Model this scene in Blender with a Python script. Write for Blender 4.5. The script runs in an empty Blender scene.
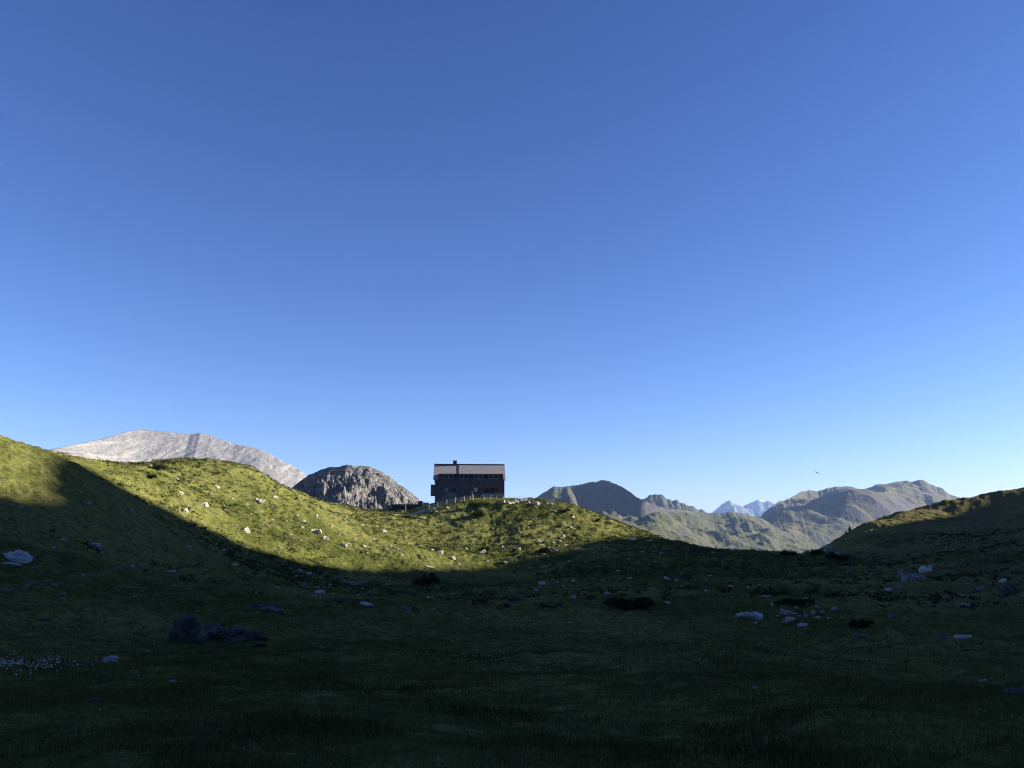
import math, random
import numpy as np
# ------------------------------------------------------------------ camera model
F, W, H = 805.0, 1024, 768
TANP = 0.2                                   # camera pitched up 11.3 degrees
PITCH = math.atan(TANP)
EYE = 1.6
SUN_AZ = math.radians(83.0)                  # clockwise from the view direction (+Y)
SUN_T = 0.30
SUN_EL = math.atan(SUN_T)

def ray(px, py):
    """horizontal slope x/y and vertical slope z/y of the view ray through a pixel"""
    px = np.asarray(px, float); py = np.asarray(py, float)
    u = (px - 512) / F; v = (384 - py) / F
    c, s = math.cos(PITCH), math.sin(PITCH)
    yy = c - v * s
    return u / yy, (s + v * c) / yy

def P(px, py, y):
    a, b = ray(px, py)
    return (float(a * y), float(y), float(b * y + EYE))

# ------------------------------------------------------------------ noise
def _hash(ix, iy, seed):
    h = (ix.astype(np.int64) * 374761393 + iy.astype(np.int64) * 668265263 + seed * 1274126177) & 0xFFFFFFFF
    h = ((h ^ (h >> 13)) * 1274126177) & 0xFFFFFFFF
    return (h ^ (h >> 16)) & 0xFFFFFFFF

def noise(x, y, seed=0):
    x = np.asarray(x, float); y = np.asarray(y, float)
    ix = np.floor(x); iy = np.floor(y); fx = x - ix; fy = y - iy
    ix = ix.astype(np.int64); iy = iy.astype(np.int64)
    def g(ax, ay, dx, dy):
        a = _hash(ax, ay, seed) * (2 * math.pi / 4294967296.0)
        return np.cos(a) * dx + np.sin(a) * dy
    u = fx * fx * fx * (fx * (fx * 6 - 15) + 10); v = fy * fy * fy * (fy * (fy * 6 - 15) + 10)
    n0 = g(ix, iy, fx, fy) * (1 - u) + g(ix + 1, iy, fx - 1, fy) * u
    n1 = g(ix, iy + 1, fx, fy - 1) * (1 - u) + g(ix + 1, iy + 1, fx - 1, fy - 1) * u
    return (n0 * (1 - v) + n1 * v) * 1.5

def fbm(x, y, octv=4, seed=0, gain=0.5):
    t = 0; a = 1; s = 1
    for k in range(octv):
        t = t + a * noise(x * s, y * s, seed + k * 17); a *= gain; s *= 2.03
    return t

def ridged(x, y, octv=4, seed=0, gain=0.5):
    t = 0; a = 1; s = 1
    for k in range(octv):
        t = t + a * (1 - 2 * np.abs(noise(x * s, y * s, seed + k * 31))); a *= gain; s *= 2.07
    return t

def sstep(a, b, x):
    t = np.clip((x - a) / (b - a), 0, 1); return t * t * (3 - 2 * t)

# ------------------------------------------------------------------ terrain control points
CP = []
for px, py, y in [
    (0,440,85),(0,470,78),(0,495,69),(0,530,55),(8,556,47),
    (60,457,96),(100,461,108),(30,452,118),(60,459,110),(60,464,125),(100,464,120),(100,468,132),(130,465,124),(30,449,103),(60,480,85),(60,500,76),(60,545,54),(60,585,37),
    (150,463,122),(150,505,103),(150,540,84),(150,575,60),(150,615,34),
    (185,461,142),(220,462,152),(250,469.5,157),(270,479,161),(220,500,130),(220,540,107),(220,580,66),
    (290,489,166),(290,530,136),(290,562,113),(290,590,70),
    (320,500,178),(345,507,192),(350,540,150),(350,572,117),(350,600,66),
    (385,512,206),(400,513,207),(418,508,211),(400,545,142),(400,573,122),
    (440,503,211),(470,498,209),(510,498.5,207),(550,501,203),(600,516,199),(650,535,196),
    (700,545,195),(740,550,197),(775,553,205),(818,550,206),
    (440,545,172),(500,522,190),(500,550,160),(560,522,190),(560,550,155),(450,570,134),
    (520,566,142),(590,545,168),(620,560,135),(650,590,75),(690,570,110),(750,580,90),(750,612,48),
    (512,600,64),(512,640,29),(420,610,56),(620,620,44),
    (820,578,112),(820,604,62),(880,615,50),
    (845,538,207),(870,522.5,223),(900,512,241),(940,502,258),(963,501,263),(985,493.5,263),(1024,488,261),(840,556,190),(870,541,197),(900,533,210),(940,521,228),(975,516,233),(1024,516,205),
    (915,572,112),(960,545,165),(960,570,110),(1010,535,160),(1024,560,105),(1024,600,60),
    (1024,640,30),(930,635,36),
]:
    CP.append(P(px, py, y))
for x, y, z in [                              # metres above the ground at the camera: beside, behind and beyond
    (0,0,0),(-4,5,0.0),(4,5,-0.02),(0,10,-0.35),(-8,12,-0.25),(8,12,-0.45),(0,18,-0.85),(-14,20,-0.7),(14,20,-1.0),
    (-12,0,0.8),(12,0,-0.1),(0,-15,0.6),(-40,-10,6),(40,-10,1),(0,-60,3),(-70,-60,14),(70,-60,8),
    (-25,25,-0.2),(-50,25,5),(-80,50,13),(-95,85,14),(-85,120,11),(-120,130,11),(-70,130,12.5),(-75,165,13),(-95,170,12),
    (-110,210,6),(-60,215,11),(-40,240,5),(-55,265,0),(-15,232,14.2),(-15,240,13),(-12,262,5),(10,232,12),(15,255,3),
    (-8,222,13.8),(-26,222,12.2),(8,215,13),
    (45,215,0.5),(40,245,-6),(70,235,-5),(80,232,-4),(90,262,-8),(-15,300,-12),(60,300,-18),(-100,280,-12),(150,300,-5),
    (120,285,-2),(175,292,12),(70,245,-6),(190,215,22),(185,170,18),(160,130,19),(120,90,9),(100,60,5),(60,25,0.5),(150,60,14),
    (200,20,22),(-150,60,24),(-180,150,24),(-150,0,26),(-200,-100,40),(0,-200,8),(200,-150,30),(230,100,35),
    (0,-320,10),(-320,-50,60),(-300,200,20),(-200,300,-20),(330,0,30),(300,250,10),(0,380,-35),(220,330,-20),(-120,380,-35)]:
    CP.append((x, y, z))
CP = np.array(CP)
_N = len(CP); _S = 100.0
def _tp(d2):
    return 0.5 * d2 * np.log(d2 + 1e-12)
_xy = CP[:, :2] / _S
_d = ((_xy[:, None] - _xy[None]) ** 2).sum(-1)
_A = np.zeros((_N + 3, _N + 3)); _A[:_N, :_N] = _tp(_d) + np.eye(_N) * 2e-4
_A[:_N, _N] = 1; _A[:_N, _N + 1:] = _xy; _A[_N, :_N] = 1; _A[_N + 1:, :_N] = _xy.T
_w = np.linalg.solve(_A, np.concatenate([CP[:, 2], np.zeros(3)]))
def rbf(x, y):
    x = np.asarray(x, float) / _S; y = np.asarray(y, float) / _S
    t = _w[_N] + _w[_N + 1] * x + _w[_N + 2] * y
    for i in range(_N):
        t = t + _w[i] * _tp((x - _xy[i, 0]) ** 2 + (y - _xy[i, 1]) ** 2)
    return t

# ridge of the mountain on the right of the meadow: (distance along the view axis, crest height above eye minus 0.3*x)
RIDGE = [(-400,55),(-100,62),(0,50),(60,40),(100,24),(113,18),(121,18),(130,21.5),(138,26),(144,28),(147,23.5),(150,18.7),(153,15),
         (156,11.3),(161,7.5),(167,1.7),(174,-.9),(180,-3),(188,-4.2),(205,-4.6),(216,-5.7),(231,-8),(236,-16),(244,-26.5),(258,-31),
         (272,-32),(290,-44),(320,-65),(400,-95),(500,-112)]
RX = 330.0
def ridge_h(c):
    a = np.array(RIDGE, float); return np.interp(c, a[:, 0], a[:, 1])

def hut_pad(x, y):
    """levelled ground the hut and its terrace stand on"""
    return sstep(16, 9, np.abs(x + 10.5)) * sstep(17, 11, np.abs(y - 219))

def ground_z(x, y, detail=True):
    x = np.asarray(x, float); y = np.asarray(y, float)
    r = np.hypot(x, y)
    z = rbf(np.clip(x, -420, 420), np.clip(y, -420, 420))
    if detail:
        pad = 1 - hut_pad(x, y)
        k = sstep(4, 60, r)
        z = z + pad * ((0.24 + 0.31 * k) * fbm(x / (7 + 7 * k), y / (7 + 7 * k), 2, 3) + (0.06 + 0.24 * k) * fbm(x / 3.1, y / 3.1, 4, 9, .55)
                       + (0.05 + 0.17 * k) * (np.abs(noise(x / (0.8 + .2 * k), y / (0.8 + .5 * k), 5)) - .2))
    far = -45 - 120 * sstep(400, 1500, r) - 60 * sstep(1500, 8000, r) + 12 * noise(x / 300, y / 300, 21)
    w = sstep(290, 560, r)
    z = z * (1 - w) + far * w
    # right-hand mountain
    rid = ridge_h(y) + SUN_T * RX + EYE
    if detail:
        rid = rid + 1.2 * noise(y / 11, x * 0 + .5, 33) + 0.4 * noise(y / 3, x * 0 + .5, 34)
    west = np.exp(-(np.clip(RX - x, 0, None) / 85) ** 2); east = np.exp(-(np.clip(x - RX, 0, None) / 260) ** 2)
    m = (rid + 45) * west * east - 45
    if detail: m = m + west * east * np.clip(np.abs(x - RX) / 60, 0, 1) * 6 * fbm(x / 60, y / 60, 4, 41)
    d = z - m
    kk = 6.0
    return np.where(d > 60, z, np.where(d < -60, m, 0.5 * (z + m + np.sqrt(d * d + kk * kk)) - 0.5 * kk * np.exp(-np.abs(d) / 25)))

def hit(px, py, y0=3.0, y1=420.0, n=2500, detail=True):
    """where view rays meet the ground (first crossing)"""
    a, b = ray(px, py); a = np.atleast_1d(a); b = np.atleast_1d(b)
    ys = np.geomspace(y0, y1, n)
    out = []
    for i in range(len(a)):
        g = ground_z(a[i] * ys, ys, detail); ln = EYE + b[i] * ys
        k = np.nonzero(ln <= g)[0]
        if len(k) == 0:
            q = hit([px[i] if np.ndim(px) else px], [(py[i] if np.ndim(py) else py) + 1.0], y0, y1, n, detail)[0]
            out.append(tuple(q)); continue
        k = max(1, k[0]); d0 = ln[k-1] - g[k-1]; d1 = ln[k] - g[k]
        t = d0 / (d0 - d1 + 1e-9); y = ys[k-1] + t * (ys[k] - ys[k-1])
        out.append((a[i] * y, y, EYE + b[i] * y))
    return np.array(out)
import bpy, bmesh
from mathutils import Vector, Matrix, noise as mnoise
random.seed(4)
rng = np.random.default_rng(7)
sc = bpy.context.scene
COL = sc.collection

# ------------------------------------------------------------------ helpers
def tag(o, label=None, cat=None, group=None, kind=None):
    if label: o['label'] = label
    if cat: o['category'] = cat
    if group: o['group'] = group
    if kind: o['kind'] = kind
    return o

def link(name, me, mat=None, parent=None):
    o = bpy.data.objects.new(name, me); COL.objects.link(o)
    if mat and me: me.materials.append(mat)
    if parent: o.parent = parent
    return o

def empty(name, loc, rz=0):
    o = bpy.data.objects.new(name, None); COL.objects.link(o)
    o.location = loc; o.rotation_euler = (0, 0, rz); o.empty_display_size = 0.5
    return o

def np_mesh(name, verts, faces, k, smooth=True):
    """faces: (n,k) int array"""
    me = bpy.data.meshes.new(name)
    n = len(faces)
    me.vertices.add(len(verts)); me.vertices.foreach_set('co', np.asarray(verts, np.float32).ravel())
    me.loops.add(n * k); me.loops.foreach_set('vertex_index', np.asarray(faces, np.int32).ravel())
    me.polygons.add(n); me.polygons.foreach_set('loop_start', np.arange(0, n * k, k, dtype=np.int32))
    me.polygons.foreach_set('use_smooth', np.full(n, smooth))
    me.update(calc_edges=True); me.validate()
    return me

def grid_faces(nr, nc, wrap=False):
    i = np.arange(nr - 1)[:, None]; j = np.arange(nc if wrap else nc - 1)[None]
    j2 = (j + 1) % nc
    a = i * nc + j; b = i * nc + j2; c = (i + 1) * nc + j2; d = (i + 1) * nc + j
    return np.stack([a, b, c, d], -1).reshape(-1, 4)

class MB:
    """collects boxes and bars, then links them as one mesh object"""
    def __init__(s): s.bm = bmesh.new()
    def box(s, x0, x1, y0, y1, z0, z1, mi=0):
        v = [s.bm.verts.new((x, y, z)) for z in (z0, z1) for x, y in ((x0, y0), (x1, y0), (x1, y1), (x0, y1))]
        for f in ((3, 2, 1, 0), (4, 5, 6, 7), (0, 1, 5, 4), (1, 2, 6, 5), (2, 3, 7, 6), (3, 0, 4, 7)):
            s.bm.faces.new([v[i] for i in f])
        return s
    def prism(s, pts, axis, a0, a1):
        """pts: 2-D outline; extruded along axis 'x' (pts=y,z) or 'y' (pts=x,z)"""
        def mk(p, a): return (a, p[0], p[1]) if axis == 'x' else (p[0], a, p[1])
        A = [s.bm.verts.new(mk(p, a0)) for p in pts]; B = [s.bm.verts.new(mk(p, a1)) for p in pts]
        s.bm.faces.new(A); s.bm.faces.new(B[::-1]); n = len(pts)
        for i in range(n): s.bm.faces.new((A[i], B[i], B[(i + 1) % n], A[(i + 1) % n]))
        return s
    def bar(s, p, q, r, n=6, r2=None):
        p = Vector(p); q = Vector(q); r2 = r if r2 is None else r2
        d = (q - p).normalized(); u = d.orthogonal().normalized(); w = d.cross(u)
        A = [s.bm.verts.new(p + (u * math.cos(t) + w * math.sin(t)) * r) for t in [2 * math.pi * k / n for k in range(n)]]
        B = [s.bm.verts.new(q + (u * math.cos(t) + w * math.sin(t)) * r2) for t in [2 * math.pi * k / n for k in range(n)]]
        s.bm.faces.new(A[::-1]); s.bm.faces.new(B)
        for i in range(n): s.bm.faces.new((A[i], A[(i + 1) % n], B[(i + 1) % n], B[i]))
        return s
    def build(s, name, mat, parent=None, bevel=0):
        bmesh.ops.recalc_face_normals(s.bm, faces=s.bm.faces)
        if bevel:
            bmesh.ops.bevel(s.bm, geom=list(s.bm.edges), offset=bevel, segments=1, affect='EDGES')
        me = bpy.data.meshes.new(name); s.bm.to_mesh(me); s.bm.free()
        return link(name, me, mat, parent)

# ------------------------------------------------------------------ materials
class NT:
    def __init__(s, name):
        s.m = bpy.data.materials.new(name); s.m.use_nodes = True; s.t = s.m.node_tree; s.t.nodes.clear()
        s.out = s.n('ShaderNodeOutputMaterial'); s.b = s.n('ShaderNodeBsdfPrincipled')
        s.l(s.b.outputs[0], s.out.inputs[0]); s.b.inputs['Specular IOR Level'].default_value = 0.25
        s.b.inputs['Roughness'].default_value = 0.9
        s.co = s.n('ShaderNodeTexCoord'); s.geo = s.n('ShaderNodeNewGeometry')
    def n(s, t, **k):
        x = s.t.nodes.new(t)
        for a, b in k.items(): setattr(x, a, b)
        return x
    def l(s, a, b): s.t.links.new(a, b)
    def noise(s, scale, detail=4, rough=0.6, vec=None, dist=0.0):
        x = s.n('ShaderNodeTexNoise'); x.inputs['Scale'].default_value = scale; x.inputs['Detail'].default_value = detail
        x.inputs['Roughness'].default_value = rough; x.inputs['Distortion'].default_value = dist
        s.l(vec if vec is not None else s.geo.outputs['Position'], x.inputs['Vector']); return x.outputs['Fac']
    def map(s, v, a, b, lo=0.0, hi=1.0):
        x = s.n('ShaderNodeMapRange'); x.interpolation_type = 'SMOOTHSTEP'
        s.l(v, x.inputs[0]); x.inputs[1].default_value = a; x.inputs[2].default_value = b
        x.inputs[3].default_value = lo; x.inputs[4].default_value = hi; return x.outputs[0]
    def mix(s, f, a, b):
        x = s.n('ShaderNodeMix', data_type='RGBA')
        if isinstance(f, float): x.inputs[0].default_value = f
        else: s.l(f, x.inputs[0])
        for v, i in ((a, 6), (b, 7)):
            if isinstance(v, tuple): x.inputs[i].default_value = (*v, 1)
            else: s.l(v, x.inputs[i])
        return x.outputs[2]
    def math(s, op, a, b=0.0):
        x = s.n('ShaderNodeMath', operation=op)
        for v, i in ((a, 0), (b, 1)):
            if isinstance(v, (int, float)): x.inputs[i].default_value = v
            else: s.l(v, x.inputs[i])
        return x.outputs[0]
    def bump(s, h, dist, strength=1.0, prev=None):
        x = s.n('ShaderNodeBump'); x.inputs['Distance'].default_value = dist; x.inputs['Strength'].default_value = strength
        s.l(h, x.inputs['Height'])
        if prev is not None: s.l(prev, x.inputs['Normal'])
        return x.outputs[0]
    def scaled(s, sx, sy, sz, rz=0):
        x = s.n('ShaderNodeMapping'); x.inputs['Scale'].default_value = (sx, sy, sz); x.inputs['Rotation'].default_value = (0, 0, rz)
        s.l(s.geo.outputs['Position'], x.inputs[0]); return x.outputs[0]
    def nz(s):
        x = s.n('ShaderNodeSeparateXYZ'); s.l(s.geo.outputs['Normal'], x.inputs[0]); return x.outputs[2]
    def attr(s, name):
        x = s.n('ShaderNodeAttribute'); x.attribute_name = name; return x.outputs['Fac']
    def done(s, color, normal=None, rough=None):
        if isinstance(color, tuple): s.b.inputs['Base Color'].default_value = (*color, 1)
        else: s.l(color, s.b.inputs['Base Color'])
        if normal is not None: s.l(normal, s.b.inputs['Normal'])
        if rough is not None: s.b.inputs['Roughness'].default_value = rough
        return s.m

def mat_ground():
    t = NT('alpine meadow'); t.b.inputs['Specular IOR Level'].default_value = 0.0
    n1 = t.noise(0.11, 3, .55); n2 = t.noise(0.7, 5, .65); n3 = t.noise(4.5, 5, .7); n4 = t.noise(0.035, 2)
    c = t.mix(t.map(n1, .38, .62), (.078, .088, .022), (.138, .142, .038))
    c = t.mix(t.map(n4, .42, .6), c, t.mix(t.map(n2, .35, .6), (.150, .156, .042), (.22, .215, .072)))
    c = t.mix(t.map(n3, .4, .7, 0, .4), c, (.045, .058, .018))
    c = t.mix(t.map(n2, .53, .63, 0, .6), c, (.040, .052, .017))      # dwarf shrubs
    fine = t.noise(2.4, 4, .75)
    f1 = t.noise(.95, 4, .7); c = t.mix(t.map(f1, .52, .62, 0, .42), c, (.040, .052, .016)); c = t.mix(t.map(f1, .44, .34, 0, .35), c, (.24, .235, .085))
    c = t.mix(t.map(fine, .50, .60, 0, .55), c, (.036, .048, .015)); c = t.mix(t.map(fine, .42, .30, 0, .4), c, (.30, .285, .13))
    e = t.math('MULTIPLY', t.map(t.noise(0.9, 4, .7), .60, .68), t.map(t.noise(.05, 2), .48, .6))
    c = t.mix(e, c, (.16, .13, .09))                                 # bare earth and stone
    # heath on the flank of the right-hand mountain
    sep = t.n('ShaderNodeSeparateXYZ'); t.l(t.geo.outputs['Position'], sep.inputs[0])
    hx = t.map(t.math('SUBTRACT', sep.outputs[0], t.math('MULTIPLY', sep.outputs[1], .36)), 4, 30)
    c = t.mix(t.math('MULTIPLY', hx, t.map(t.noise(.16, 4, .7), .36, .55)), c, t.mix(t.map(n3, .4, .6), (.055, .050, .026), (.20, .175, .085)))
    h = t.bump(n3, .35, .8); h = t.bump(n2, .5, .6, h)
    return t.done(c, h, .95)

def mat_rock(name, a, b, stain=(.10, .10, .08), sc_=1.0, bd=.12):
    t = NT(name); v = t.co.outputs['Object']
    n1 = t.noise(2.2 * sc_, 6, .65, v); n2 = t.noise(9 * sc_, 5, .7, v)
    c = t.mix(t.map(n1, .35, .65), a, b); c = t.mix(t.map(n2, .52, .7, 0, .8), c, stain)
    return t.done(c, t.bump(n2, bd, .8, t.bump(n1, bd * 2.5, .6)), .9)

def mat_mountain(name, rock_a, rock_b, grass_a, grass_b, nz0, nz1, size, grass_amt=1.0, streak=None, spk=.5, bump=1.0, snow=None):
    t = NT(name)
    n1 = t.noise(6 / size, 5, .6); n2 = t.noise(28 / size, 6, .65); n3 = t.noise(110 / size, 5, .7)
    r = t.mix(t.map(n2, .36, .64), rock_a, rock_b)
    r = t.mix(t.map(n3, .45, .6, 0, spk), r, tuple(v * .55 for v in rock_a))
    if streak:
        sv = t.scaled(60 / size, 4 / size, 7 / size, math.radians(0)); s1 = t.noise(1.0, 4, .6, sv, .4)
        r = t.mix(t.map(s1, .52, .66, 0, .6), r, streak)
        r = t.mix(t.map(s1, .44, .34, 0, .3), r, tuple(v * .45 for v in rock_a))
    if grass_amt > 0:
        g = t.mix(t.map(n1, .36, .62), grass_a, grass_b)
        g = t.mix(t.map(n3, .46, .66, 0, .7), g, tuple(v * .45 for v in grass_a))
        f = t.math('MULTIPLY', t.map(t.math('ADD', t.nz(), t.math('MULTIPLY', t.math('SUBTRACT', n2, .5), .5)), nz0, nz1), grass_amt)
        r = t.mix(f, r, g)
    if snow:
        sep = t.n('ShaderNodeSeparateXYZ'); t.l(t.geo.outputs['Position'], sep.inputs[0])
        zz = t.math('ADD', sep.outputs[2], t.math('MULTIPLY', t.math('SUBTRACT', n2, .5), snow[2]))
        r = t.mix(t.map(zz, snow[0], snow[1]), r, (.8, .8, .82))
    return t.done(r, t.bump(n2, size * .012 * bump, .8, t.bump(n3, size * .004 * bump, .8)), .95)

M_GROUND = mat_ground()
M_PALE = mat_rock('pale limestone', (.46, .455, .44), (.66, .65, .62), (.13, .13, .12), 1.0)
M_WARM = mat_rock('lichen stained limestone', (.42, .37, .29), (.60, .54, .44), (.16, .14, .11), 1.0)
M_GREY = mat_rock('grey rock', (.16, .15, .135), (.30, .28, .25), (.07, .065, .055), 1.0)
M_DARK = mat_rock('dark weathered rock', (.052, .047, .040), (.115, .105, .09), (.028, .026, .022), 1.0)

def mat_plain(name, col, rough=.8, col2=None, scale=3.0, bump=0.0, spec=.25, metal=0):
    t = NT(name); t.b.inputs['Specular IOR Level'].default_value = spec; t.b.inputs['Metallic'].default_value = metal
    v = t.co.outputs['Object']; n = t.noise(scale, 5, .65, v)
    c = t.mix(t.map(n, .35, .65), col, col2 or tuple(x * .75 for x in col))
    return t.done(c, t.bump(n, bump, .6) if bump else None, rough)

# ------------------------------------------------------------------ ground sheet
def build_ground():
    az = np.concatenate([np.linspace(-180, -37, 150, endpoint=False), np.linspace(-37, 37, 860, endpoint=False),
                         np.linspace(37, 115, 170, endpoint=False), np.linspace(115, 180, 60, endpoint=False)])
    az = np.radians(az)
    r = np.concatenate([[0.02], np.geomspace(.5, 60, 250, endpoint=False), np.linspace(60, 270, 340, endpoint=False),
                        np.linspace(270, 520, 90, endpoint=False), np.geomspace(520, 40000, 70)])
    R, A = np.meshgrid(r, az, indexing='ij')
    X = R * np.sin(A); Y = R * np.cos(A); Z = ground_z(X, Y)
    me = np_mesh('ground', np.stack([X, Y, Z], -1).reshape(-1, 3), grid_faces(len(r), len(az), True)[:, ::-1], 4)
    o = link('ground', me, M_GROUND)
    tag(o, 'grassy alpine meadow floor and the grass slopes rising around it', 'ground', kind='structure')
build_ground()

# ------------------------------------------------------------------ mountains
def mountain(name, crest, D, w0, w1, base, mat, relief, rsize, label, nu=420, nv=240, seed=0, shape=1.3, spurs=(), jag=0.0, cliffs=(), Dcurve=None, Dbase=None, det=0.12, drift=0.0, aniso=(1, 1)):
    """a heightfield whose crest follows a measured skyline at its real distance D; w0/w1: reach of front and back slopes"""
    cp = np.array(crest, float)
    px = np.linspace(cp[0, 0], cp[-1, 0], nu); py = np.interp(px, cp[:, 0], cp[:, 1])
    ax, bz = ray(px, py)
    v = np.concatenate([np.linspace(-1, 0, int(nv * .72), endpoint=False), np.linspace(0, 1, int(nv * .28))])
    V, AX = np.meshgrid(v, ax, indexing='ij'); BZ = np.broadcast_to(bz, V.shape); PX = np.broadcast_to(px, V.shape)
    Dc = D if Dcurve is None else np.interp(PX, [d[0] for d in Dcurve], [d[1] for d in Dcurve])
    if Dcurve is not None:
        gk = np.exp(-(np.arange(-30, 31) / 13.0) ** 2); gk /= gk.sum()
        dl = np.convolve(np.pad(Dc[0], 30, mode='edge'), gk, mode='valid'); Dc = np.broadcast_to(dl, V.shape)
    Dcr = Dc
    if Dbase is not None:
        Db = np.interp(PX, [d[0] for d in Dbase], [d[1] for d in Dbase]); Dc = Db + (Dc - Db) * np.exp(-np.abs(V) * 13)
    Y = Dc + np.where(V < 0, V * w0, V * w1)
    X = AX * Dc + AX * (Y - Dc) * .85 + drift * V * w0
    crz = BZ * Dcr + EYE
    crz = crz + jag * D / 1000 * (fbm(PX / 9, PX * 0, 4, seed + 5, .6))
    s = (1 - np.abs(V)) ** shape
    Z = base + (crz - base) * s
    amp = relief * np.minimum(1, np.abs(V) * 9) * np.minimum(1, (1 - np.abs(V)) * 4) * np.where(V > 0, .2, 1)
    n = ridged(X / rsize * aniso[0], Y / rsize * aniso[1], 5, seed) - .9 + det * (ridged(X / rsize * 4.1, Y / rsize * 4.1, 4, seed + 7) - .9)
    Z = Z + amp * n
    for (x0, y0, x1, y1, hgt, wid) in spurs:      # spur lines, world coordinates
        dx, dy = x1 - x0, y1 - y0; L2 = dx * dx + dy * dy
        t = np.clip(((X - x0) * dx + (Y - y0) * dy) / L2, 0, 1)
        d = np.hypot(X - x0 - t * dx, Y - y0 - t * dy)
        Z = Z + hgt * np.clip(1 - d / wid, 0, 1) * np.minimum(1, np.abs(V) * 6)
    for (a0, a1, b0, b1, drop, vw) in cliffs:
        Z = Z - drop * sstep(a0, a1, PX) * (1 - sstep(b0, b1, PX)) * sstep(0, vw, -V) * (1 - sstep(vw, .65, -V)) * (1 + .22 * noise(PX / 9, V * 9, seed + 9))
    zm = EYE + (crz - EYE) * Y / Dcr + np.where(V < 0, (1 - np.minimum(1, -V * 5)) * 0 , 0) - np.minimum(12, np.abs(V) * w0 * .05)
    k = relief * .35 + 1; d = Z - zm
    Z = np.where(V < -0.004, 0.5 * (Z + zm - np.sqrt(d * d + k * k * np.minimum(1, np.abs(V) * 8))), Z)
    me = np_mesh(name, np.stack([X, Y, Z], -1).reshape(-1, 3), grid_faces(*V.shape), 4)
    o = link(name, me, mat)
    return tag(o, label, 'mountain', kind='structure')

def at(px, y): return float(ray(px, 500)[0]) * y, y

m_lime = mat_mountain('pale limestone mountain', (.195, .186, .175), (.235, .222, .20), (.2, .2, .12), (.25, .24, .15), 2, 3, 1200, 0, streak=(.36, .335, .30))
mountain('limestone_mountain', [(-60,500),(10,470),(35,455),(50,449.5),(62,447),(80,443.5),(100,439.5),(115,435),(130,431),(138,429.8),(148,430.2),(165,431.8),(180,433),
         (190,434.5),(200,432.8),(212,436),(225,441),(235,444),(250,446.5),(262,450),(275,457),(287,463),(300,470),(306,475),(320,490),(345,520)],
         2600, 1000, 900, -60, m_lime, 6.5, 330, 'pale grey limestone mountain with light scree gullies behind the left grass ridge', seed=3, jag=0.25, Dcurve=[(-60,1700),(50,2050),(140,2700),(200,2800),(345,2700)], shape=1.15, aniso=(1.7, .5))
m_dome = mat_mountain('rugged grey rock', (.045, .046, .05), (.22, .21, .195), (.05, .055, .025), (.08, .08, .035), .80, .97, 170, .45, bump=2.2, spk=.85)
mountain('rock_dome', [(255,530),(275,503),(293,486.5),(300,481),(308,475.5),(318,471),(328,467.5),(340,466),(350,465.2),(362,466),(370,466.5),(380,471),(390,476.5),
         (398,484),(404,487),(412,493),(420,500),(432,512),(455,530)],
         760, 260, 220, -20, m_dome, 17, 42, 'rounded dome of rough dark grey rock left of the hut', seed=11, jag=1.2, det=.35, shape=.75, nv=340, Dcurve=[(255,840),(350,745),(455,860)])
m_green = mat_mountain('green mountain', (.035, .035, .037), (.075, .07, .066), (.055, .062, .020), (.095, .092, .034), .66, .84, 1000, 1.0)
mountain('distant_green_mountain', [(480,535),(505,517),(520,507),(538,496.5),(546,491),(553,487),(565,486.5),(578,485),(590,482.3),(600,480.8),(605,479.3),(609,480.5),(615,484.5),(622,486.5),
         (630,492),(638,498),(645,501),(652,504),(662,507.5),(672,509),(685,510.5),(700,512),(715,513.5),(730,511.5),(745,514),(760,518),(780,526),(800,535),(830,552)],
         2500, 1500, 900, -70, m_green, 26, 420, 'green mountain with a dark rocky summit right of the hut', seed=23, jag=1.4, shape=1.05, Dcurve=[(480,2250),(540,2420),(572,2600),(645,2300),(672,2600),(700,3000),(830,3300)],
         Dbase=[(480,2250),(540,2350),(645,2500),(700,3000),(830,3300)], cliffs=[(566,582,622,664,85,.055),(530,540,560,575,18,.12)], spurs=[(*at(622,2300),*at(700,1500),32,150)])
mountain('distant_rock_peak', [(610,530),(636,503),(643,498.5),(650,495.5),(656,494),(662,494.8),(667,499),(673,501.5),(677,499.5),(682,502),(687,506),(692,506.5),(700,509),(708,513),(730,525)],
         3900, 900, 900, -60, m_green, 60, 420, 'small rocky peak in the gap between the green mountain and the far blue peaks', seed=31, jag=2.2, nu=220, nv=160)
m_snow = mat_mountain('glaciated rock', (.09, .09, .10), (.16, .16, .17), (.2,.2,.1), (.2,.2,.1), 2, 3, 3000, 0, snow=(630, 720, 260))
mountain('far_summit', [(690,530),(714,510.5),(720,506),(726,502),(729.5,500.3),(733,502.5),(738,505),(744,508),(752,514),(775,530)], 12000, 2500, 2500, 0, m_snow, 260, 1100,
         'farthest blue grey summit with thin snow streaks, the left one of the two', seed=41, jag=1.5, nu=160, nv=140)
m_snow2 = mat_mountain('snow capped rock', (.09, .09, .10), (.16, .16, .17), (.2,.2,.1), (.2,.2,.1), 2, 3, 3000, 0, snow=(715, 785, 200))
mountain('far_snow_peak', [(725,530),(742,507),(750,502.5),(757,499.8),(761,499.5),(765,502.5),(767,501),(771,502),(776,505),(790,512),(810,530)], 13500, 2500, 2500, 0, m_snow2, 260, 1200,
         'farthest blue peak with a white snow patch, the right one of the two', seed=47, jag=1.5, nu=160, nv=140)
m_far = mat_mountain('heath covered mountain', (.040, .036, .037), (.08, .07, .066), (.075, .076, .028), (.135, .112, .050), .58, .84, 1600, 1.0)
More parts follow.
